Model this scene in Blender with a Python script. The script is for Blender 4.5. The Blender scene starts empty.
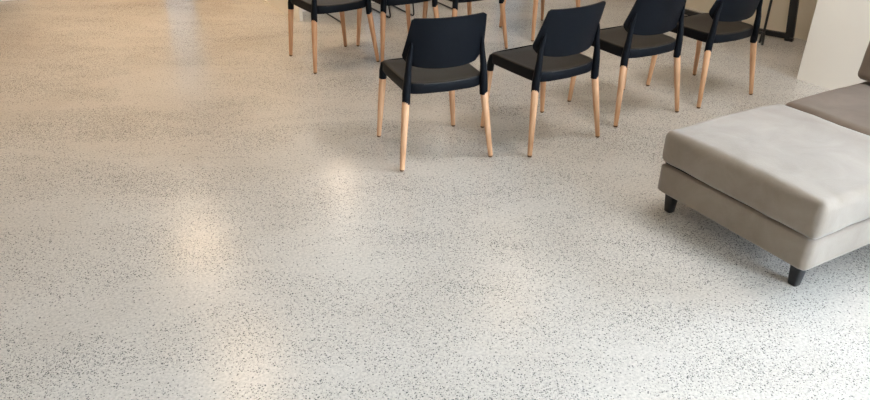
import bpy, bmesh, math, random
from mathutils import Vector, Matrix, noise

C = bpy.context.scene.collection
PI = math.pi
YAW = math.radians(32.0)                       # the room is turned 32 degrees from the camera's heading
R = Vector((math.cos(YAW), math.sin(YAW), 0)); F = Vector((-R.y, R.x, 0))


def W(a, b, z=0.0):
    """room coordinates (a to the right, b to the front wall) -> world"""
    return R * a + F * b + Vector((0, 0, z))


# ------------------------------------------------------------------ materials
def mat(name):
    m = bpy.data.materials.new(name); m.use_nodes = True
    nt = m.node_tree
    return m, nt, nt.nodes['Principled BSDF']


def N(nt, typ, **kw):
    n = nt.nodes.new(typ)
    for k, v in kw.items():
        if k in n.inputs: n.inputs[k].default_value = v
        else: setattr(n, k, v)
    return n


def ramp(nt, fac, stops):
    n = nt.nodes.new('ShaderNodeValToRGB')
    el = n.color_ramp.elements
    while len(el) < len(stops): el.new(0.5)
    for e, (p, c) in zip(el, stops):
        e.position = p; e.color = c if len(c) == 4 else (*c, 1)
    nt.links.new(fac, n.inputs['Fac'])
    return n


def math_node(nt, op, a, b=None):
    n = nt.nodes.new('ShaderNodeMath'); n.operation = op
    for i, v in enumerate((a, b)):
        if v is None: continue
        if isinstance(v, (int, float)): n.inputs[i].default_value = v
        else: nt.links.new(v, n.inputs[i])
    return n.outputs[0]


def mixc(nt, fac, a, b):
    n = nt.nodes.new('ShaderNodeMix'); n.data_type = 'RGBA'
    for i, v in ((0, fac), (6, a), (7, b)):
        if isinstance(v, (int, float)): n.inputs[i].default_value = v
        elif isinstance(v, tuple): n.inputs[i].default_value = (*v, 1) if len(v) == 3 else v
        else: nt.links.new(v, n.inputs[i])
    return n.outputs[2]


def simple(name, col, rough=.5, spec=.5, metal=0, var=.06, scale=6, bump=0, bscale=200, sheen=0):
    m, nt, p = mat(name)
    tc = N(nt, 'ShaderNodeTexCoord')
    nz = N(nt, 'ShaderNodeTexNoise', Scale=scale, Detail=4.0)
    nt.links.new(tc.outputs['Object'], nz.inputs['Vector'])
    lo = tuple(c * (1 - var) for c in col); hi = tuple(min(1, c * (1 + var)) for c in col)
    r = ramp(nt, nz.outputs['Fac'], [(.3, lo), (.7, hi)])
    nt.links.new(r.outputs['Color'], p.inputs['Base Color'])
    p.inputs['Roughness'].default_value = rough
    p.inputs['Specular IOR Level'].default_value = spec
    p.inputs['Metallic'].default_value = metal
    if sheen:
        p.inputs['Sheen Weight'].default_value = sheen
        p.inputs['Sheen Roughness'].default_value = .45
    if bump:
        nb = N(nt, 'ShaderNodeTexNoise', Scale=bscale, Detail=2.0)
        nt.links.new(tc.outputs['Object'], nb.inputs['Vector'])
        bn = N(nt, 'ShaderNodeBump', Strength=bump, Distance=.002)
        nt.links.new(nb.outputs['Fac'], bn.inputs['Height'])
        nt.links.new(bn.outputs['Normal'], p.inputs['Normal'])
    return m


def floor_material():
    """polished concrete: pale paste, dark exposed aggregate in drifting patches"""
    m, nt, p = mat('polished_concrete')
    tc = N(nt, 'ShaderNodeTexCoord'); L = nt.links.new
    pos = tc.outputs['Object']
    # paste colour
    n1 = N(nt, 'ShaderNodeTexNoise', Scale=.9, Detail=5.0, Roughness=.55); L(pos, n1.inputs['Vector'])
    paste = ramp(nt, n1.outputs['Fac'], [(.3, (.565, .525, .475)), (.5, (.635, .60, .555)), (.72, (.685, .655, .615))]).outputs['Color']
    n2 = N(nt, 'ShaderNodeTexNoise', Scale=95.0, Detail=2.0, Roughness=.6); L(pos, n2.inputs['Vector'])
    grain = ramp(nt, n2.outputs['Fac'], [(.32, (.78, .78, .78)), (.62, (1.1, 1.1, 1.1))]).outputs['Color']
    mx = N(nt, 'ShaderNodeMix', data_type='RGBA', blend_type='MULTIPLY'); mx.inputs[0].default_value = .8
    L(paste, mx.inputs[6]); L(grain, mx.inputs[7]); col = mx.outputs[2]
    # where the aggregate shows: long drifting patches
    mp = N(nt, 'ShaderNodeMapping'); mp.inputs['Scale'].default_value = (.62, 1.5, 1); mp.inputs['Location'].default_value = (3.1, 1.7, 0)
    geo = N(nt, 'ShaderNodeNewGeometry'); L(geo.outputs['Position'], mp.inputs['Vector'])
    n3 = N(nt, 'ShaderNodeTexNoise', Scale=1.7, Detail=5.0, Roughness=.6, Distortion=.4); L(mp.outputs['Vector'], n3.inputs['Vector'])
    dens = ramp(nt, n3.outputs['Fac'], [(.435, (.05, .05, .05)), (.51, (.45, .45, .45)), (.60, (1.25, 1.25, 1.25))]).outputs['Color']
    # stones: voronoi cells, radius random per cell
    for sc, r0, r1, frac, dark, amt in ((88.0, .12, .20, .45, (.07, .07, .075), 1.0), (118.0, .20, .22, .92, (.085, .085, .085), .95), (170.0, .22, .22, .85, (.12, .115, .11), .85)):
        v = N(nt, 'ShaderNodeTexVoronoi', Scale=sc, Randomness=1.0); L(pos, v.inputs['Vector'])
        sep = N(nt, 'ShaderNodeSeparateColor'); L(v.outputs['Color'], sep.inputs['Color'])
        rad = math_node(nt, 'ADD', math_node(nt, 'MULTIPLY', sep.outputs[0], r1), r0)
        on = math_node(nt, 'LESS_THAN', sep.outputs[2], math_node(nt, 'MULTIPLY', dens, frac))
        d = math_node(nt, 'SUBTRACT', rad, v.outputs['Distance'])
        mask = math_node(nt, 'MULTIPLY', math_node(nt, 'MINIMUM', math_node(nt, 'MAXIMUM', math_node(nt, 'MULTIPLY', d, 12.0), 0.0), amt), on)
        tint = mixc(nt, sep.outputs[1], dark, tuple(c * 2.2 for c in dark))
        col = mixc(nt, mask, col, tint)
    L(col, p.inputs['Base Color'])
    n4 = N(nt, 'ShaderNodeTexNoise', Scale=2.2, Detail=4.0); L(pos, n4.inputs['Vector'])
    rr = N(nt, 'ShaderNodeMapRange'); rr.inputs['To Min'].default_value = .19; rr.inputs['To Max'].default_value = .29
    L(n4.outputs['Fac'], rr.inputs['Value']); L(rr.outputs['Result'], p.inputs['Roughness'])
    p.inputs['IOR'].default_value = 1.58
    return m


def wood_material(name, a, b):
    m, nt, p = mat(name); L = nt.links.new
    tc = N(nt, 'ShaderNodeTexCoord')
    mp = N(nt, 'ShaderNodeMapping'); mp.inputs['Scale'].default_value = (60, 60, 4)
    L(tc.outputs['Object'], mp.inputs['Vector'])
    nz = N(nt, 'ShaderNodeTexNoise', Scale=1.0, Detail=4.0, Distortion=.6); L(mp.outputs['Vector'], nz.inputs['Vector'])
    r = ramp(nt, nz.outputs['Fac'], [(.3, a), (.7, b)])
    L(r.outputs['Color'], p.inputs['Base Color'])
    p.inputs['Roughness'].default_value = .42
    return m


def velvet(name, lo, hi, sheen):
    m, nt, p = mat(name); L = nt.links.new
    tc = N(nt, 'ShaderNodeTexCoord')
    nz = N(nt, 'ShaderNodeTexNoise', Scale=5.0, Detail=5.0, Roughness=.6, Distortion=.8); L(tc.outputs['Object'], nz.inputs['Vector'])
    r = ramp(nt, nz.outputs['Fac'], [(.3, lo), (.68, hi)])
    L(r.outputs['Color'], p.inputs['Base Color'])
    p.inputs['Roughness'].default_value = .9; p.inputs['Specular IOR Level'].default_value = .2
    p.inputs['Sheen Weight'].default_value = sheen; p.inputs['Sheen Roughness'].default_value = .5
    nb = N(nt, 'ShaderNodeTexNoise', Scale=160.0, Detail=3.0); L(tc.outputs['Object'], nb.inputs['Vector'])
    bn = N(nt, 'ShaderNodeBump', Strength=.25, Distance=.002); L(nb.outputs['Fac'], bn.inputs['Height']); L(bn.outputs['Normal'], p.inputs['Normal'])
    return m


def emissive(name, col, strength):
    m, nt, p = mat(name)
    p.inputs['Emission Color'].default_value = (*col, 1); p.inputs['Emission Strength'].default_value = strength
    p.inputs['Base Color'].default_value = (*col, 1)
    return m


def glass_material(name, tint):
    m, nt, p = mat(name); L = nt.links.new
    out = nt.nodes['Material Output']
    tr = N(nt, 'ShaderNodeBsdfTransparent', Color=(*tint, 1)); gl = N(nt, 'ShaderNodeBsdfGlossy', Roughness=.02)
    fr = N(nt, 'ShaderNodeFresnel', IOR=1.45); mx = N(nt, 'ShaderNodeMixShader')
    L(fr.outputs[0], mx.inputs[0]); L(tr.outputs[0], mx.inputs[1]); L(gl.outputs[0], mx.inputs[2]); L(mx.outputs[0], out.inputs['Surface'])
    return m


M = dict(
    floor=floor_material(),
    white=simple('white_painted_wall', (.88, .84, .77), .6, .3, var=.02, scale=2, bump=.05),
    cream=simple('cream_painted_wall', (.72, .63, .49), .6, .3, var=.03, scale=2),
    tan=simple('tan_painted_wall', (.60, .50, .38), .6, .3, var=.03, scale=2),
    trim=simple('white_gloss_trim', (.82, .81, .78), .4, .4, var=.01),
    ceil=simple('ceiling_paint', (.62, .58, .52), .7, .2, var=.01),
    frame=simple('dark_window_frame', (.05, .05, .055), .4, .5),
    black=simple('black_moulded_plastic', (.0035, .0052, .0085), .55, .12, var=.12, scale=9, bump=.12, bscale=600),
    seat=simple('seat_plastic_warm_sheen', (.018, .0150, .0130), .5, .36, var=.12, scale=9, bump=.12, bscale=600),  # brownish tint paints the warm reflection on the seat tops
    steel=simple('black_powder_coated_steel', (.008, .009, .011), .4, .5, var=.1),
    glide=simple('brown_foot_glide', (.16, .09, .05), .6, .3),
    beech=wood_material('pale_beech', (.58, .315, .165), (.73, .44, .26)),
    beech2=wood_material('warm_beech', (.50, .25, .12), (.62, .34, .18)),
    velvet=velvet('pale_taupe_velvet', (.235, .193, .156), (.305, .257, .214), .45),
    velvet_shade=velvet('shaded_taupe_velvet', (.145, .107, .08), (.19, .145, .113), .22),  # taupe velvet darkened to put the sofa's shade into its colour
    seam_shade=simple('seam_shade_black', (.02, .02, .02), .9, .1),
    glass=glass_material('window_glass', (.96, .98, .98)),
    tinted=glass_material('sky_dimming_glass', (.105, .125, .135)),  # tint added to dim the sky mirrored in the floor
    timber=wood_material('brown_timber', (.25, .13, .06), (.34, .19, .09)),
    greygreen=simple('grey_green_lacquer', (.10, .105, .085), .5, .4),
    warmlamp=emissive('warm_lamp_glow', (1.0, .76, .55), 3.5),
    walllamp=emissive('wall_lamp_glow', (1.0, .78, .58), 16),
    brightlamp=emissive('bright_lamp_glow', (1.0, .78, .60), 9),
    brass=simple('brushed_nickel', (.5, .47, .42), .35, .5, metal=1),
    grass=simple('outdoor_paving', (.35, .36, .34), .8, .2),
)


# ------------------------------------------------------------------ mesh helpers
def finish(name, bm, m, parent=None, smooth=True, angle=40):
    bmesh.ops.recalc_face_normals(bm, faces=bm.faces[:])
    me = bpy.data.meshes.new(name); bm.to_mesh(me); bm.free()
    if m: me.materials.append(m)
    if smooth:
        me.shade_smooth()
        try: me.set_sharp_from_angle(angle=math.radians(angle))
        except Exception: pass
    o = bpy.data.objects.new(name, me); C.objects.link(o)
    if parent is not None: o.parent = parent
    return o


def tag(o, label, cat, group=None, kind=None):
    o['label'] = label; o['category'] = cat
    if group: o['group'] = group
    if kind: o['kind'] = kind
    return o


def empty(name, loc, rz, label, cat, group=None):
    o = bpy.data.objects.new(name, None); C.objects.link(o)
    o.location = loc; o.rotation_euler = (0, 0, rz); o.empty_display_size = .1
    return tag(o, label, cat, group)


def struct(o):
    o['kind'] = 'structure'; return o


def dup(root, loc, rz, label, group):
    r = root.copy(); C.objects.link(r); r.location = loc; r.rotation_euler = (0, 0, rz); r['label'] = label; r['group'] = group
    for ch in list(root.children):
        c = ch.copy(); C.objects.link(c); c.parent = r
        for g in ch.children:
            d = g.copy(); C.objects.link(d); d.parent = c
    return r


def add_box(bm, x0, x1, y0, y1, z0, z1, fn=None):
    vs = []
    for z in (z0, z1):
        for x, y in ((x0, y0), (x1, y0), (x1, y1), (x0, y1)):
            p = Vector((x, y, z)); vs.append(bm.verts.new(fn(p) if fn else p))
    for f in ((3, 2, 1, 0), (4, 5, 6, 7), (0, 1, 5, 4), (1, 2, 6, 5), (2, 3, 7, 6), (3, 0, 4, 7)):
        bm.faces.new([vs[i] for i in f])


def room_box(name, a0, a1, b0, b1, z0, z1, m, parent=None, bevel=0):
    """a box in room axes; its origin at its base centre"""
    bm = bmesh.new()
    ca, cb = (a0 + a1) / 2, (b0 + b1) / 2
    add_box(bm, a0 - ca, a1 - ca, b0 - cb, b1 - cb, 0, z1 - z0)
    if bevel: bmesh.ops.bevel(bm, geom=bm.edges[:], offset=bevel, segments=2, affect='EDGES', profile=.5)
    o = finish(name, bm, m, None, smooth=bool(bevel))
    if parent is None:
        o.location = W(ca, cb, z0); o.rotation_euler = (0, 0, YAW)
    else:
        o.parent = parent
        o.matrix_local = Matrix.Translation(parent_inv(parent) @ W(ca, cb, z0)) @ Matrix.Rotation(YAW - parent.rotation_euler.z, 4, 'Z')
    return o


def parent_inv(p):
    return (Matrix.Translation(p.location) @ Matrix.Rotation(p.rotation_euler.z, 4, 'Z')).inverted()


def add_loft(bm, rings, close=True, caps=True):
    """rings: lists of points with equal counts"""
    vr = [[bm.verts.new(p) for p in r] for r in rings]
    n = len(vr[0])
    for a, b in zip(vr[:-1], vr[1:]):
        for i in range(n if close else n - 1):
            j = (i + 1) % n
            bm.faces.new((a[i], a[j], b[j], b[i]))
    if caps:
        bm.faces.new(vr[0][::-1]); bm.faces.new(vr[-1])
    return vr


def frame_at(t):
    t = t.normalized()
    up = Vector((0, 0, 1)) if abs(t.z) < .95 else Vector((0, 1, 0))
    x = t.cross(up).normalized(); y = t.cross(x).normalized()
    return x, y


def add_tube(bm, pts, rad, n=12, refx=None):
    """tube through pts; rad a number, or a list of numbers or (rx, ry)"""
    pts = [Vector(p) for p in pts]
    rings = []
    x = None
    for i, p in enumerate(pts):
        t = (pts[min(i + 1, len(pts) - 1)] - pts[max(i - 1, 0)]).normalized()
        if x is None:
            x, y = frame_at(t)
            if refx is not None:
                x = (refx - t * refx.dot(t)).normalized()
        x = (x - t * x.dot(t)).normalized(); y = t.cross(x).normalized()
        r = rad[i] if isinstance(rad, (list, tuple)) else rad
        rx, ry = r if isinstance(r, tuple) else (r, r)
        rings.append([p + x * rx * math.cos(k * 2 * PI / n) + y * ry * math.sin(k * 2 * PI / n) for k in range(n)])
    add_loft(bm, rings)


def smooth_path(pts, r, n=5):
    """round the corners of a polyline"""
    pts = [Vector(p) for p in pts]
    out = [pts[0]]
    for a, b, c in zip(pts[:-2], pts[1:-1], pts[2:]):
        d1 = (a - b).normalized(); d2 = (c - b).normalized()
        rr = min(r, (a - b).length * .45, (c - b).length * .45)
        p0 = b + d1 * rr; p1 = b + d2 * rr
        for k in range(n + 1):
            t = k / n
            out.append(p0 * (1 - t) ** 2 + b * 2 * t * (1 - t) + p1 * t ** 2)
    out.append(pts[-1])
    return out


def rounded_box_bm(sx, sy, sz, r, n=14, puff=0, sag=0, rz=None, wob=0, seed=0, side=0):
    """box from z=0..sz with rounded edges, a crowned top and slightly bulging sides"""
    bm = bmesh.new()
    bmesh.ops.create_cube(bm, size=2)
    bmesh.ops.subdivide_edges(bm, edges=bm.edges[:], cuts=n, use_grid_fill=True)
    hx, hy, hz = sx / 2, sy / 2, sz / 2
    rzz = rz or r

    def warp(t, h, rr):          # crowd the grid towards the edges
        a = abs(t); k = 1 - .45 * (1 - a)
        k = a ** .6 if a > 0 else 0
        return math.copysign(k * h, t)
    for v in bm.verts:
        p = Vector((warp(v.co.x, hx, r), warp(v.co.y, hy, r), warp(v.co.z, hz, r)))
        q = Vector((max(-hx + r, min(hx - r, p.x)), max(-hy + r, min(hy - r, p.y)), max(-hz + rzz, min(hz - rzz, p.z))))
        d = p - q
        d = Vector((d.x / r, d.y / r, d.z / rzz))
        if d.length > 1e-6:
            d = d.normalized(); d = Vector((d.x * r, d.y * r, d.z * rzz))
        p = q + d
        u, w, h = p.x / hx, p.y / hy, p.z / hz
        if h > 0 and puff: p.z += puff * max(0, 1 - u * u) ** .7 * max(0, 1 - w * w) ** .7 * h
        if side:
            k = side * max(0, 1 - h * h)
            p.x += k * u * max(0, 1 - w ** 4); p.y += k * w * max(0, 1 - u ** 4)
        if wob:
            nz = noise.noise(Vector((p.x * 5 + seed, p.y * 5, p.z * 5)))
            nz2 = noise.noise(Vector((p.x * 14 + seed, p.y * 14, p.z * 14)))
            p += d.normalized() * wob * (nz + .35 * nz2) if d.length > 1e-6 else Vector((0, 0, wob * nz * (1 if h > 0 else 0)))
        v.co = p + Vector((0, 0, hz))
    return bm


# ------------------------------------------------------------------ the setting
A0, A1 = -4.0, 5.62          # left wall, recess wall on the right
B0, B1, B2 = -3.2, 6.12, 7.86  # wall behind the camera, front wall, wall of the deeper left bay
H = 2.8
bm = bmesh.new(); add_box(bm, A0 - .2, A1 + .2, B0 - .2, B2 + .3, -.12, 0)
fl = struct(finish('floor', bm, M['floor'], smooth=False)); fl.rotation_euler = (0, 0, YAW)
bm = bmesh.new(); add_box(bm, A0 - .2, A1 + .2, B0 - .2, B2 + .3, H, H + .12)
ce = struct(finish('ceiling', bm, M['ceil'], smooth=False)); ce.rotation_euler = (0, 0, YAW)


def wall(name, axis, c0, c1, s0, s1, openings, m, z1=H):
    """wall slab between c0..c1 across, s0..s1 along axis 'a' or 'b', with rectangular openings (s0, s1, z0, z1)"""
    ss = sorted({s0, s1, *[o[0] for o in openings], *[o[1] for o in openings]})
    zz = sorted({0.0, z1, *[o[2] for o in openings], *[o[3] for o in openings]})
    bm = bmesh.new()
    for u0, u1 in zip(ss[:-1], ss[1:]):
        for w0, w1 in zip(zz[:-1], zz[1:]):
            um, wm = (u0 + u1) / 2, (w0 + w1) / 2
            if any(o[0] < um < o[1] and o[2] < wm < o[3] for o in openings): continue
            if axis == 'a': add_box(bm, u0, u1, c0, c1, w0, w1)
            else: add_box(bm, c0, c1, u0, u1, w0, w1)
    o = finish(name, bm, m, smooth=False); o.rotation_euler = (0, 0, YAW)
    return struct(o)


WN = [0]


def window(axis, c, s0, s1, z0, z1, mull=0, fw=.05, pane='glass'):
    """frame (with mullions) and a pane, filling an opening"""
    WN[0] += 1
    bm = bmesh.new()

    def bx(u0, u1, w0, w1, d0=-.03, d1=.03):
        if axis == 'a': add_box(bm, u0, u1, c + d0, c + d1, w0, w1)
        else: add_box(bm, c + d0, c + d1, u0, u1, w0, w1)
    bx(s0, s0 + fw, z0, z1); bx(s1 - fw, s1, z0, z1); bx(s0 + fw, s1 - fw, z0, z0 + fw); bx(s0 + fw, s1 - fw, z1 - fw, z1)
    for k in range(mull):
        u = s0 + (s1 - s0) * (k + 1) / (mull + 1); bx(u - fw / 2, u + fw / 2, z0 + fw, z1 - fw)
    root = struct(finish('window_%d' % WN[0], bm, M['frame'], smooth=False)); root.rotation_euler = (0, 0, YAW)
    bm = bmesh.new(); bx(s0 + fw, s1 - fw, z0 + fw, z1 - fw, -.004, .004)
    finish('window_pane', bm, M[pane], root, smooth=False)
    return root


# left-bay wall: one tall glazed strip
op = [(1.58, 1.94, .06, 1.2)]
wall('wall_far_left', 'a', B2, B2 + .2, A0 - .2, 2.45, op, M['tan'])
window('a', B2 + .1, 1.58, 1.94, .06, 1.2, fw=.03, pane='tinted')
# front wall of the right part, its left return runs back to the bay
op = [(3.02, 3.30, .10, 2.3), (4.52, 5.02, .12, 2.3)]
wall('wall_front', 'a', B1, B1 + .2, 2.28, A1 + .2, op, M['white'])
window('a', B1 + .1, 3.02, 3.30, .10, 2.3, fw=.025, pane='tinted')
window('a', B1 + .1, 4.52, 5.02, .12, 2.3, fw=.03, pane='tinted')
wall('wall_return', 'b', 2.25, 2.28, 5.82, B2, [], M['white'])
# left wall
wall('wall_left', 'b', A0 - .2, A0, B0, B2, [], M['tan'])
# wall behind the camera: wide shop windows
op = [(2.5, 4.6, .12, 2.6)]
wall('wall_rear', 'a', B0 - .2, B0, A0 - .2, 5.0, op, M['white'])
window('a', B0 - .1, 2.5, 4.6, .12, 2.6, mull=1)
# right wall: the pale face behind the sofa; it ends in a corner and the room widens into a recess
op = [(-2.9, 1.2, .3, 2.7)]
wall('wall_right', 'b', 4.70, 4.92, B0, 2.79, op, M['white'])
window('b', 4.81, -2.9, 1.2, .3, 2.7, mull=2)
wall('wall_recess', 'b', A1, A1 + .2, 2.57, B1 + .2, [], M['cream'])
wall('wall_recess_side', 'a', 2.57, 2.79, 4.92, A1 + .2, [], M['white'])

# outdoors ground beyond the windows
bm = bmesh.new(); add_box(bm, -30, 30, -30, 30, -.3, -.2)
g = struct(finish('ground', bm, M['grass'], smooth=False))

# ------------------------------------------------------------------ low cabinet by the bay wall (mirrored in the floor)
lc = empty('low_cabinet', W(-.6, 7.75), YAW, 'low timber topped cabinet on a white plinth at the far left bay wall', 'cabinet')
room_box('plinth', -1.6, .36, 7.752, 7.85, 0, .035, M['trim'], lc, .004)
room_box('carcass', -1.6, .24, 7.745, 7.85, .035, .29, M['greygreen'], lc, .004)
room_box('cabinet_top', -1.6, .38, 7.735, 7.85, .29, .54, M['timber'], lc, .006)


# ------------------------------------------------------------------ chairs
def chair_yc(z):
    return -.215 - .035 * (z - .515) / .255


def make_backrest_bm():
    """curved shell: wide low wings that wrap forward, sharp top corners"""
    bm = bmesh.new()
    nu, nv = 28, 14
    T = .011

    def half_width(v):           # v 0 bottom .. 1 top
        if v < .22: return .180 + .035 * math.sin(v / .22 * PI / 2)
        return .215 - .023 * ((v - .22) / .78) ** 1.0

    def surf(s, v, off):
        hw = half_width(v); x = s * hw
        ax = abs(s)
        zb = .516 + .016 * ax ** 3
        zt = .770 + .003 * ax ** 2 - .010 * max(0, (ax - .94) / .06) ** 2
        z = zb + (zt - zb) * v
        k = .054 - .022 * v + .02 * max(0, ax - .85) / .15 * (1 - v)
        y = chair_yc(z) + k * (x / .2) ** 2
        nx = -2 * k * x / .04
        nrm = Vector((nx, 1, .13)).normalized()
        return Vector((x, y, z)) + nrm * off
    def grid(off):
        return [[bm.verts.new(surf(-1 + 2 * i / nu, j / nv, off)) for i in range(nu + 1)] for j in range(nv + 1)]
    g0, g1 = grid(-T / 2), grid(T / 2)
    for gset, flip in ((g0, False), (g1, True)):
        for j in range(nv):
            for i in range(nu):
                q = (gset[j][i], gset[j][i + 1], gset[j + 1][i + 1], gset[j + 1][i])
                bm.faces.new(q[::-1] if flip else q)
    border = [(0, i) for i in range(nu)] + [(j, nu) for j in range(nv)] + [(nv, i) for i in range(nu, 0, -1)] + [(j, 0) for j in range(nv, 0, -1)]
    for k in range(len(border)):
        a, b = border[k], border[(k + 1) % len(border)]
        bm.faces.new((g0[a[0]][a[1]], g1[a[0]][a[1]], g1[b[0]][b[1]], g0[b[0]][b[1]]))
    return bm


def make_seat_bm():
    """dished moulded seat with a skirt; the rear edge bows out behind the posts"""
    bm = bmesh.new()
    n = 64

    def outline(t, scale=1.0):
        ang = 2 * PI * t
        c, s = math.cos(ang), math.sin(ang)
        e = 2 / 9.0
        x = math.copysign(abs(c) ** e, c); y = math.copysign(abs(s) ** e, s)
        hw = .213 - .004 * (y < 0) * abs(y)
        px = x * hw * scale
        if y > 0: py = y * .222 * scale
        else:
            py = y * (.196 + .026 * max(0, 1 - (x / .97) ** 2)) * scale
        return px, py

    def ztop(x, y):
        r2 = (x / .2) ** 2
        return .452 - .012 * max(0, 1 - r2) * (1 - .35 * abs(y) / .22) - (.010 * ((y - .14) / .08) ** 2 if y > .14 else 0)
    rings = []
    # underside inner, skirt bottom, skirt side, edge, top rings to centre
    for sc, zf in ((.0, None), (.5, None), (.90, None)):
        if sc == 0: continue
        rings.append([Vector((*outline(k / n, sc), .424)) for k in range(n)])
    rings.append([Vector((*outline(k / n, .955), .395)) for k in range(n)])
    rings.append([Vector((*outline(k / n, .985), .392)) for k in range(n)])
    rings.append([Vector((*outline(k / n, .999), .400)) for k in range(n)])
    rings.append([Vector((*outline(k / n, 1.0), .440)) for k in range(n)])
    for sc, dz in ((.993, -.0035), (.975, -.0005), (.95, .0), (.90, -.0015), (.8, -.001), (.6, 0), (.4, 0), (.2, 0)):
        ring = []
        for k in range(n):
            x, y = outline(k / n, sc); ring.append(Vector((x, y, ztop(x, y) + dz)))
        rings.append(ring)
    add_loft(bm, rings, caps=True)
    return bm


def make_chair(wood, label, group):
    t = empty('dining_chair', (0, 0, 0), 0, label, 'chair', group)
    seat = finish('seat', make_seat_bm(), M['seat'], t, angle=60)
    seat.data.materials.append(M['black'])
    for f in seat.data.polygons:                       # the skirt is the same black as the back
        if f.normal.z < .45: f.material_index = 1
    finish('backrest', make_backrest_bm(), M['black'], t, angle=50)
    for s in (-1, 1):
        # rear: post from the leg socket up the back of the shell
        bm = bmesh.new()
        pts = [(s * .2115, -.1935, .345), (s * .2095, -.1920, .40), (s * .2060, -.1945, .45), (s * .2010, -.1960, .51), (s * .1940, -.1915, .57), (s * .1870, -.1995, .625), (s * .1835, -.2030, .652)]
        add_tube(bm, pts, [.0208, .0212, .0200, .0165, .0145, .0100, .004], 14)
        finish('back_post', bm, M['black'], t)
        bm = bmesh.new()
        a, b = Vector((s * .2495, -.2365, .010)), Vector((s * .2105, -.192, .375))
        add_tube(bm, [a.lerp(b, k / 8) for k in range(9)], [.0124 + .0068 * min(1, k / 6) for k in range(9)], 16)
        lg = finish('leg', bm, wood, t)
        bm = bmesh.new(); d = (b - a).normalized(); add_tube(bm, [a - d * .010, a - d * .006, a + d * .003], [.0095, .0115, .0122], 14)
        finish('foot_glide', bm, M['glide'], lg)
        # front
        bm = bmesh.new()
        pts = [(s * .1995, .2105, .345), (s * .1985, .2070, .385), (s * .1945, .1980, .425), (s * .188, .187, .436)]
        add_tube(bm, pts, [.0208, .0212, .0205, .014], 14)
        finish('leg_socket', bm, M['black'], t)
        bm = bmesh.new()
        a, b = Vector((s * .2268, .217, .010)), Vector((s * .198, .2095, .375))
        add_tube(bm, [a.lerp(b, k / 8) for k in range(9)], [.0124 + .0068 * min(1, k / 6) for k in range(9)], 16)
        lg = finish('leg', bm, wood, t)
        bm = bmesh.new(); d = (b - a).normalized(); add_tube(bm, [a - d * .010, a - d * .006, a + d * .003], [.0095, .0115, .0122], 14)
        finish('foot_glide', bm, M['glide'], lg)
    return t


front = [  # x, y, yaw, label: from left to right
    (-.029, 3.630, .389, 'leftmost black-backed beech-leg chair of the near row, turned a little off the row'),
    (.578, 3.849, .589, 'second black-backed beech-leg chair from the left in the near row'),
    (1.148, 4.274, .529, 'third black-backed beech-leg chair from the left in the near row'),
    (1.728, 4.600, .551, 'rightmost black-backed beech-leg chair of the near row, behind the ottoman')]
rear = [
    (-.770, 5.134, .605, 'leftmost beech-leg chair of the second row, beside the white wall end'),
    (-.306, 5.388, .544, 'second beech-leg chair from the left in the second row, only legs and seat edge showing'),
    (.190, 5.515, .585, 'third beech-leg chair from the left in the second row, legs showing behind the near backs'),
    (.835, 6.000, .575, 'rightmost beech-leg chair of the second row, thin legs showing behind the near backs')]
ch0 = ch1 = None
for x, y, a, lab in front:
    if ch0 is None:
        ch0 = make_chair(M['beech'], lab, 'near row of beech-leg chairs'); ch0.location = (x, y, 0); ch0.rotation_euler = (0, 0, a)
    else: dup(ch0, (x, y, 0), a, lab, 'near row of beech-leg chairs')
for x, y, a, lab in rear:
    if ch1 is None:
        ch1 = make_chair(M['beech2'], lab, 'second row of beech-leg chairs'); ch1.location = (x, y, 0); ch1.rotation_euler = (0, 0, a)
    else: dup(ch1, (x, y, 0), a, lab, 'second row of beech-leg chairs')


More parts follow.
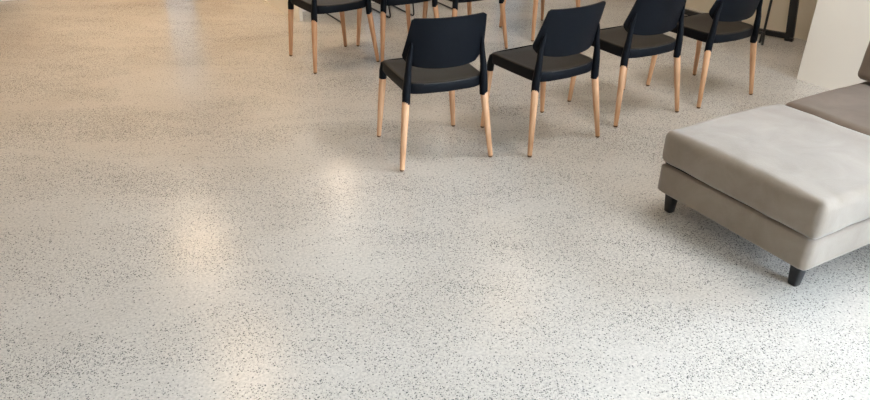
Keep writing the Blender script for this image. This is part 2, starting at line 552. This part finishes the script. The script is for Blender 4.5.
# ------------------------------------------------------------------ wire sled-base chairs at the front wall
def make_sled(label, group):
    t = empty('sled_chair', (0, 0, 0), 0, label, 'chair', group)
    for s in (-1, 1):
        x = s * .217
        path = smooth_path([(x * .93, -.13, .425), (x, -.232, .007), (x, .235, .007), (x * .93, .13, .425)], .035)
        bm = bmesh.new(); add_tube(bm, path, .0068, 10)
        lp = finish('sled_runner', bm, M['steel'], t)
        bm = bmesh.new(); add_tube(bm, [(x, -.17, .0), (x, -.17, .014)], [.010, .010], 10); finish('foot_glide', bm, M['steel'], lp)
    bm = bmesh.new()
    for y in (-.13, .13): add_tube(bm, [(-.202, y, .425), (.202, y, .425)], .006, 8)
    finish('cross_bar', bm, M['steel'], t)
    # one-piece shell: seat curving up into the back (front at -y)
    prof = []
    for k in range(25):
        u = k / 24
        if u < .5: prof.append((-.22 + .40 * u / .5, .445 - .018 * math.sin(u / .5 * PI) - (.02 * (1 - u / .08) ** 2 if u < .08 else 0)))
        else:
            w = (u - .5) / .5; prof.append((.18 + .03 * min(1, w * 3) + .075 * w, .445 + .012 * w + .345 * max(0, w) ** 1.15))
    for nm, i0, i1 in (('seat_shell', 0, 13), ('back_shell', 12, 24)):
        bm = bmesh.new(); rows = []
        for side in (0, 1):
            rws = []
            for k in range(i0, i1 + 1):
                u = k / 24; y, z = prof[k]
                hw = .225 - .02 * abs(u - .4) - (.05 * ((u - .9) / .1) ** 2 if u > .9 else 0) - (.02 * (1 - u / .08) ** 2 if u < .08 else 0)
                rws.append([bm.verts.new((-hw + 2 * hw * i / 14, y - (.03 * ((2 * i / 14 - 1) ** 2) if u > .55 else 0), z + .015 * (2 * i / 14 - 1) ** 2 * (u < .55) - .010 * side)) for i in range(15)])
            rows.append(rws)
        for rws, fl_ in ((rows[0], 0), (rows[1], 1)):
            for a, b in zip(rws[:-1], rws[1:]):
                for i in range(14):
                    q = (a[i], a[i + 1], b[i + 1], b[i]); bm.faces.new(q[::-1] if fl_ else q)
        for i in range(14):
            for e in (0, -1):
                bm.faces.new((rows[0][e][i], rows[0][e][i + 1], rows[1][e][i + 1], rows[1][e][i]))
        for k in range(len(rows[0]) - 1):
            for e in (0, -1):
                bm.faces.new((rows[0][k][e], rows[0][k + 1][e], rows[1][k + 1][e], rows[1][k][e]))
        finish(nm, bm, M['black'], t)
    return t


def sled_pose(x0, y0, x1, y1):
    a = math.atan2(y1 - y0, x1 - x0); m_ = Vector(((x0 + x1) / 2, (y0 + y1) / 2, 0))
    f = Vector((-math.sin(a), math.cos(a), 0))
    return m_ + f * .235, a


p0, a0 = sled_pose(-.792, 6.045, -.405, 6.265)
sl = make_sled('left of the two black wire sled-base chairs behind the second row', 'sled-base chairs')
sl.location = p0; sl.rotation_euler = (0, 0, a0)
p1, a1 = sled_pose(-.212, 6.345, .17, 6.560)
dup(sl, p1, a1, 'right of the two black wire sled-base chairs behind the second row', 'sled-base chairs')

# ------------------------------------------------------------------ ottoman and sofa
OY = math.radians(30.4)
e2 = Vector((math.cos(OY), math.sin(OY), 0)); e1 = Vector((math.sin(OY), -math.cos(OY), 0))
OL = Vector((1.018, 2.968, 0))
OW, OD = .775, .750          # along e1, along e2
ot = empty('ottoman', OL + e1 * OW / 2 + e2 * OD / 2, OY, 'square pale taupe velvet ottoman with black tapered feet in front of the sofa', 'ottoman')
# local axes: x = e2 (towards the sofa), y = -e1
bm = rounded_box_bm(OD, OW, .142, .018, n=14, wob=.0015, seed=3)
o = finish('base_frame', bm, M['velvet'], ot, angle=70); o.location = (0, 0, .098)
bm = rounded_box_bm(OD + .012, OW + .016, .160, .030, n=30, puff=.014, wob=.005, seed=7, side=.006, rz=.040)
o = finish('seat_cushion', bm, M['velvet'], ot, angle=80); o.location = (0, 0, .241)
bm = rounded_box_bm(OD - .03, OW - .03, .012, .005, n=4)
o = finish('shadow_gap', bm, M['seam_shade'], ot); o.location = (0, 0, .2375)  # dark slab painting the shade between base and cushion


def tapered_foot(parent, x, y, top=.027, bot=.0195, h=.1):
    bm = bmesh.new()
    rings = []
    for z, r in ((0, bot * .9), (.004, bot), (h * .5, (top + bot) / 2), (h, top)):
        ring = []
        for k in range(20):
            a = 2 * PI * k / 20; c, s = math.cos(a), math.sin(a); e = .45
            ring.append(Vector((math.copysign(abs(c) ** e, c) * r, math.copysign(abs(s) ** e, s) * r, z)))
        rings.append(ring)
    add_loft(bm, rings)
    o = finish('foot', bm, M['steel'], parent); o.location = (x, y, 0)
    return o


for sx in (-1, 1):
    for sy in (-1, 1):
        tapered_foot(ot, sx * (OD / 2 - .055), sy * (OW / 2 - .055))

SW, SD = 2.0, .98            # sofa length along e1, depth along e2
SO = OL + e2 * (OD + .024)
so = empty('sofa', SO + e1 * SW / 2 + e2 * SD / 2, OY, 'taupe velvet sofa, darkened for shade, with loose back cushion behind the ottoman', 'sofa')
bm = rounded_box_bm(SD, SW, .142, .018, n=14, wob=.0015, seed=5)
o = finish('base_frame', bm, M['velvet_shade'], so, angle=70); o.location = (0, 0, .098)
for k in range(2):
    bm = rounded_box_bm(.72, SW / 2 - .004, .158, .038, n=26, puff=.014, wob=.004, seed=11 + k, side=.005, rz=.042)
    o = finish('seat_cushion', bm, M['velvet_shade'], so, angle=80); o.location = (-SD / 2 + .36, SW / 4 - k * SW / 2, .241)
bm = rounded_box_bm(.20, SW, .44, .05, n=16, wob=.003, seed=17)
o = finish('back_frame', bm, M['velvet_shade'], so, angle=80); o.location = (SD / 2 - .10, 0, .24)
for k in range(2):
    bm = rounded_box_bm(.20, SW / 2 - .004, .42, .032, n=24, wob=.006, seed=21 + k, side=.012)
    o = finish('back_cushion', bm, M['velvet_shade'], so, angle=80)
    o.location = (-SD / 2 + .668, SW / 4 - k * SW / 2 + .002, .406); o.rotation_euler = (0, .17, 0)
for sx in (-1, 1):
    for sy in (-1, 1):
        tapered_foot(so, sx * (SD / 2 - .055), sy * (SW / 2 - .055))

# ------------------------------------------------------------------ black steel frame by the recess wall
FP = [Vector((2.853, 5.802, 0)), Vector((2.520, 6.049, 0)), Vector((2.208, 6.593, 0))]
fr = empty('steel_frame', FP[1], 0, 'heavy black steel floor frame with a wide upright, standing before the cream recess wall', 'frame')


def bar(name, parent, p, q, wide, deep, m, side):
    """bar from p to q; side = direction of its wide face"""
    p, q = Vector(p) - FP[1], Vector(q) - FP[1]; bm = bmesh.new()
    d = (q - p).normalized(); u = (side - d * side.dot(d)).normalized(); v = d.cross(u).normalized()
    rings = [[c + u * sx * wide / 2 + v * sy * deep / 2 for sx, sy in ((-1, -1), (1, -1), (1, 1), (-1, 1))] for c in (p, q)]
    add_loft(bm, rings)
    bmesh.ops.bevel(bm, geom=bm.edges[:], offset=.003, segments=2, affect='EDGES')
    return finish(name, bm, m, parent)


UP = Vector((0, 0, 1))
for k, (A, B) in enumerate(((FP[0], FP[1]), (FP[1], FP[2]))):
    u = (B - A).normalized(); LN = (B - A).length
    bar('bottom_rail', fr, A + UP * .036, B - u * .02 + UP * .036, .042, .035, M['steel'], UP)
    bar('top_rail', fr, A + u * .11 + UP * .92, B - u * .02 + UP * .92, .035, .035, M['steel'], UP)
    if k == 0:
        bar('upright', fr, A + u * .004 + UP * .03, A + u * .10 + UP * .935, .062, .04, M['steel'], u)
        bar('foot', fr, A - u * .03 + UP * .012, A + u * .035 + UP * .012, .05, .024, M['steel'], Vector((u.y, -u.x, 0)))
    bar('upright', fr, B + UP * .0, B + UP * .935, .03, .03, M['steel'], u)

# slim stand in front of the frame
st = empty('pole_stand', W(5.305, 3.525), YAW, 'slim black pole stand with short curved feet, in front of the steel frame', 'stand')
bm = bmesh.new(); add_tube(bm, [(0, 0, .035), (0, 0, .9), (0, 0, 1.45)], [.010, .010, .008], 12); finish('pole', bm, M['steel'], st)
for ang, ln in ((-143, .16), (80, .16), (205, .10)):
    a = math.radians(ang); bm = bmesh.new()
    add_tube(bm, [(math.cos(a) * ln * k, math.sin(a) * ln * k, .062 - .053 * k ** 1.5) for k in (0, .25, .5, .75, 1)], [.013, .013, .012, .011, .009], 10)
    finish('stand_foot', bm, M['steel'], st)

# ------------------------------------------------------------------ lamps and added fills
for k, (a, b) in enumerate([(1.325, 6.80), (3.75, 4.56), (1.155, 4.78), (3.3, 1.9)]):  # last one is an added lamp, there to brighten the right wall
    l = empty('ceiling_lamp', W(a, b, H), 0, 'unseen round warm ceiling lamp', 'lamp', 'warm ceiling lamps')
    bm = bmesh.new(); add_tube(bm, [(0, 0, 0), (0, 0, -.05)], [.15, .14], 28); finish('lamp_housing', bm, M['trim'], l)
    bm = bmesh.new(); add_tube(bm, [(0, 0, -.05), (0, 0, -.062)], [.13, .10], 28); finish('diffuser', bm, M['brightlamp' if k == 1 else 'warmlamp'], l)
sc_ = empty('wall_lamp', W(2.66, B1, 1.76), YAW, 'warm wall lamp on the front wall', 'lamp')
bm = bmesh.new(); add_tube(bm, [(0, 0, 0), (0, -.03, 0)], [.05, .05], 20); finish('back_plate', bm, M['brass'], sc_)
bm = bmesh.new(); add_tube(bm, [(0, -.09, -.09), (0, -.09, .09)], [.06, .075], 20); finish('lamp_shade', bm, M['walllamp'], sc_)
bm = bmesh.new(); add_tube(bm, [(0, -.02, 0), (0, -.06, 0)], [.012, .012], 10); finish('lamp_arm', bm, M['brass'], sc_)


def area(name, loc, target, sx, sy, power, col, portal=False):
    L = bpy.data.lights.new(name, 'AREA'); L.shape = 'RECTANGLE'; L.size = sx; L.size_y = sy; L.energy = power; L.color = col
    if portal: L.cycles.is_portal = True
    o = bpy.data.objects.new(name, L); C.objects.link(o); o.location = loc
    o.rotation_euler = (Vector(target) - Vector(loc)).to_track_quat('-Z', 'Z').to_euler()
    return o


# window daylight: portals help the sky find the openings
area('portal_rear_right', W(3.55, B0 + .02, 1.36), W(3.55, 5, 1.36), 2.1, 2.48, 1, (1, 1, 1), True)
area('portal_right', W(4.68, -.85, 1.5), W(0, -.85, 1.5), 4.1, 2.4, 1, (1, 1, 1), True)
area('portal_front_slim', W(3.16, B1 - .02, 1.2), W(3.16, 0, 1.2), .28, 2.2, 1, (1, 1, 1), True)
area('portal_front_wide', W(4.77, B1 - .02, 1.2), W(4.77, 0, 1.2), .5, 2.2, 1, (1, 1, 1), True)
area('portal_bay', W(1.76, B2 - .02, .63), W(1.76, 0, .63), .36, 1.1, 1, (1, 1, 1), True)


def point(name, loc, power, col, r=.1):
    L = bpy.data.lights.new(name, 'POINT'); L.energy = power; L.color = col; L.shadow_soft_size = r
    o = bpy.data.objects.new(name, L); C.objects.link(o); o.location = loc; return o


def spot(name, loc, power, col):
    L = bpy.data.lights.new(name, 'SPOT'); L.energy = power; L.color = col; L.shadow_soft_size = .26; L.spot_size = math.radians(150); L.spot_blend = 1
    o = bpy.data.objects.new(name, L); C.objects.link(o); o.location = loc; return o


WARM = (1.0, .74, .48)
for a, b in [(1.325, 6.80), (3.75, 4.56), (1.155, 4.78), (-2.2, 5.6)]:  # last is an unseen warm light added without a fixture
    spot('lamp_and_fill_light', W(a, b, H - .09), 26 if a > 3 else (60 if b < 5 else 130), WARM)

L_ = area('lamp_and_fill_light', W(3.3, 1.9, H - .08), W(3.3, 1.9, 0), 1.2, 1.2, 30, (1.0, .95, .90)); L_.data.shape = 'DISK'  # added soft fill that brightens the right wall and ottoman

# sky
w = bpy.data.worlds.new('sky'); bpy.context.scene.world = w; w.use_nodes = True
nt = w.node_tree; bg = nt.nodes['Background']
tc = N(nt, 'ShaderNodeTexCoord'); sep = N(nt, 'ShaderNodeSeparateXYZ'); nt.links.new(tc.outputs['Generated'], sep.inputs[0])
rp = ramp(nt, sep.outputs['Z'], [(0.0, (.66, .66, .64)), (.06, (.78, .85, .96)), (.5, (.72, .84, 1.0))])
nt.links.new(rp.outputs['Color'], bg.inputs['Color']); bg.inputs['Strength'].default_value = 30

# ------------------------------------------------------------------ camera
cam = bpy.data.cameras.new('camera'); co = bpy.data.objects.new('camera', cam); C.objects.link(co)
FPX, PITCH, CH, ROLL = 724.587, .502, 1.655, .017
cam.sensor_fit = 'HORIZONTAL'; cam.sensor_width = 36; cam.lens = FPX / 870 * 36; cam.clip_start = .05
co.matrix_world = Matrix.Translation((0, 0, CH)) @ Matrix.Rotation(PI / 2 - PITCH, 4, 'X') @ Matrix.Rotation(ROLL, 4, 'Z')
sc = bpy.context.scene; sc.camera = co
sc.view_settings.view_transform = 'Standard'; sc.view_settings.look = 'None'; sc.view_settings.exposure = .27
bpy.context.scene.cycles.denoising_prefilter = 'NONE'
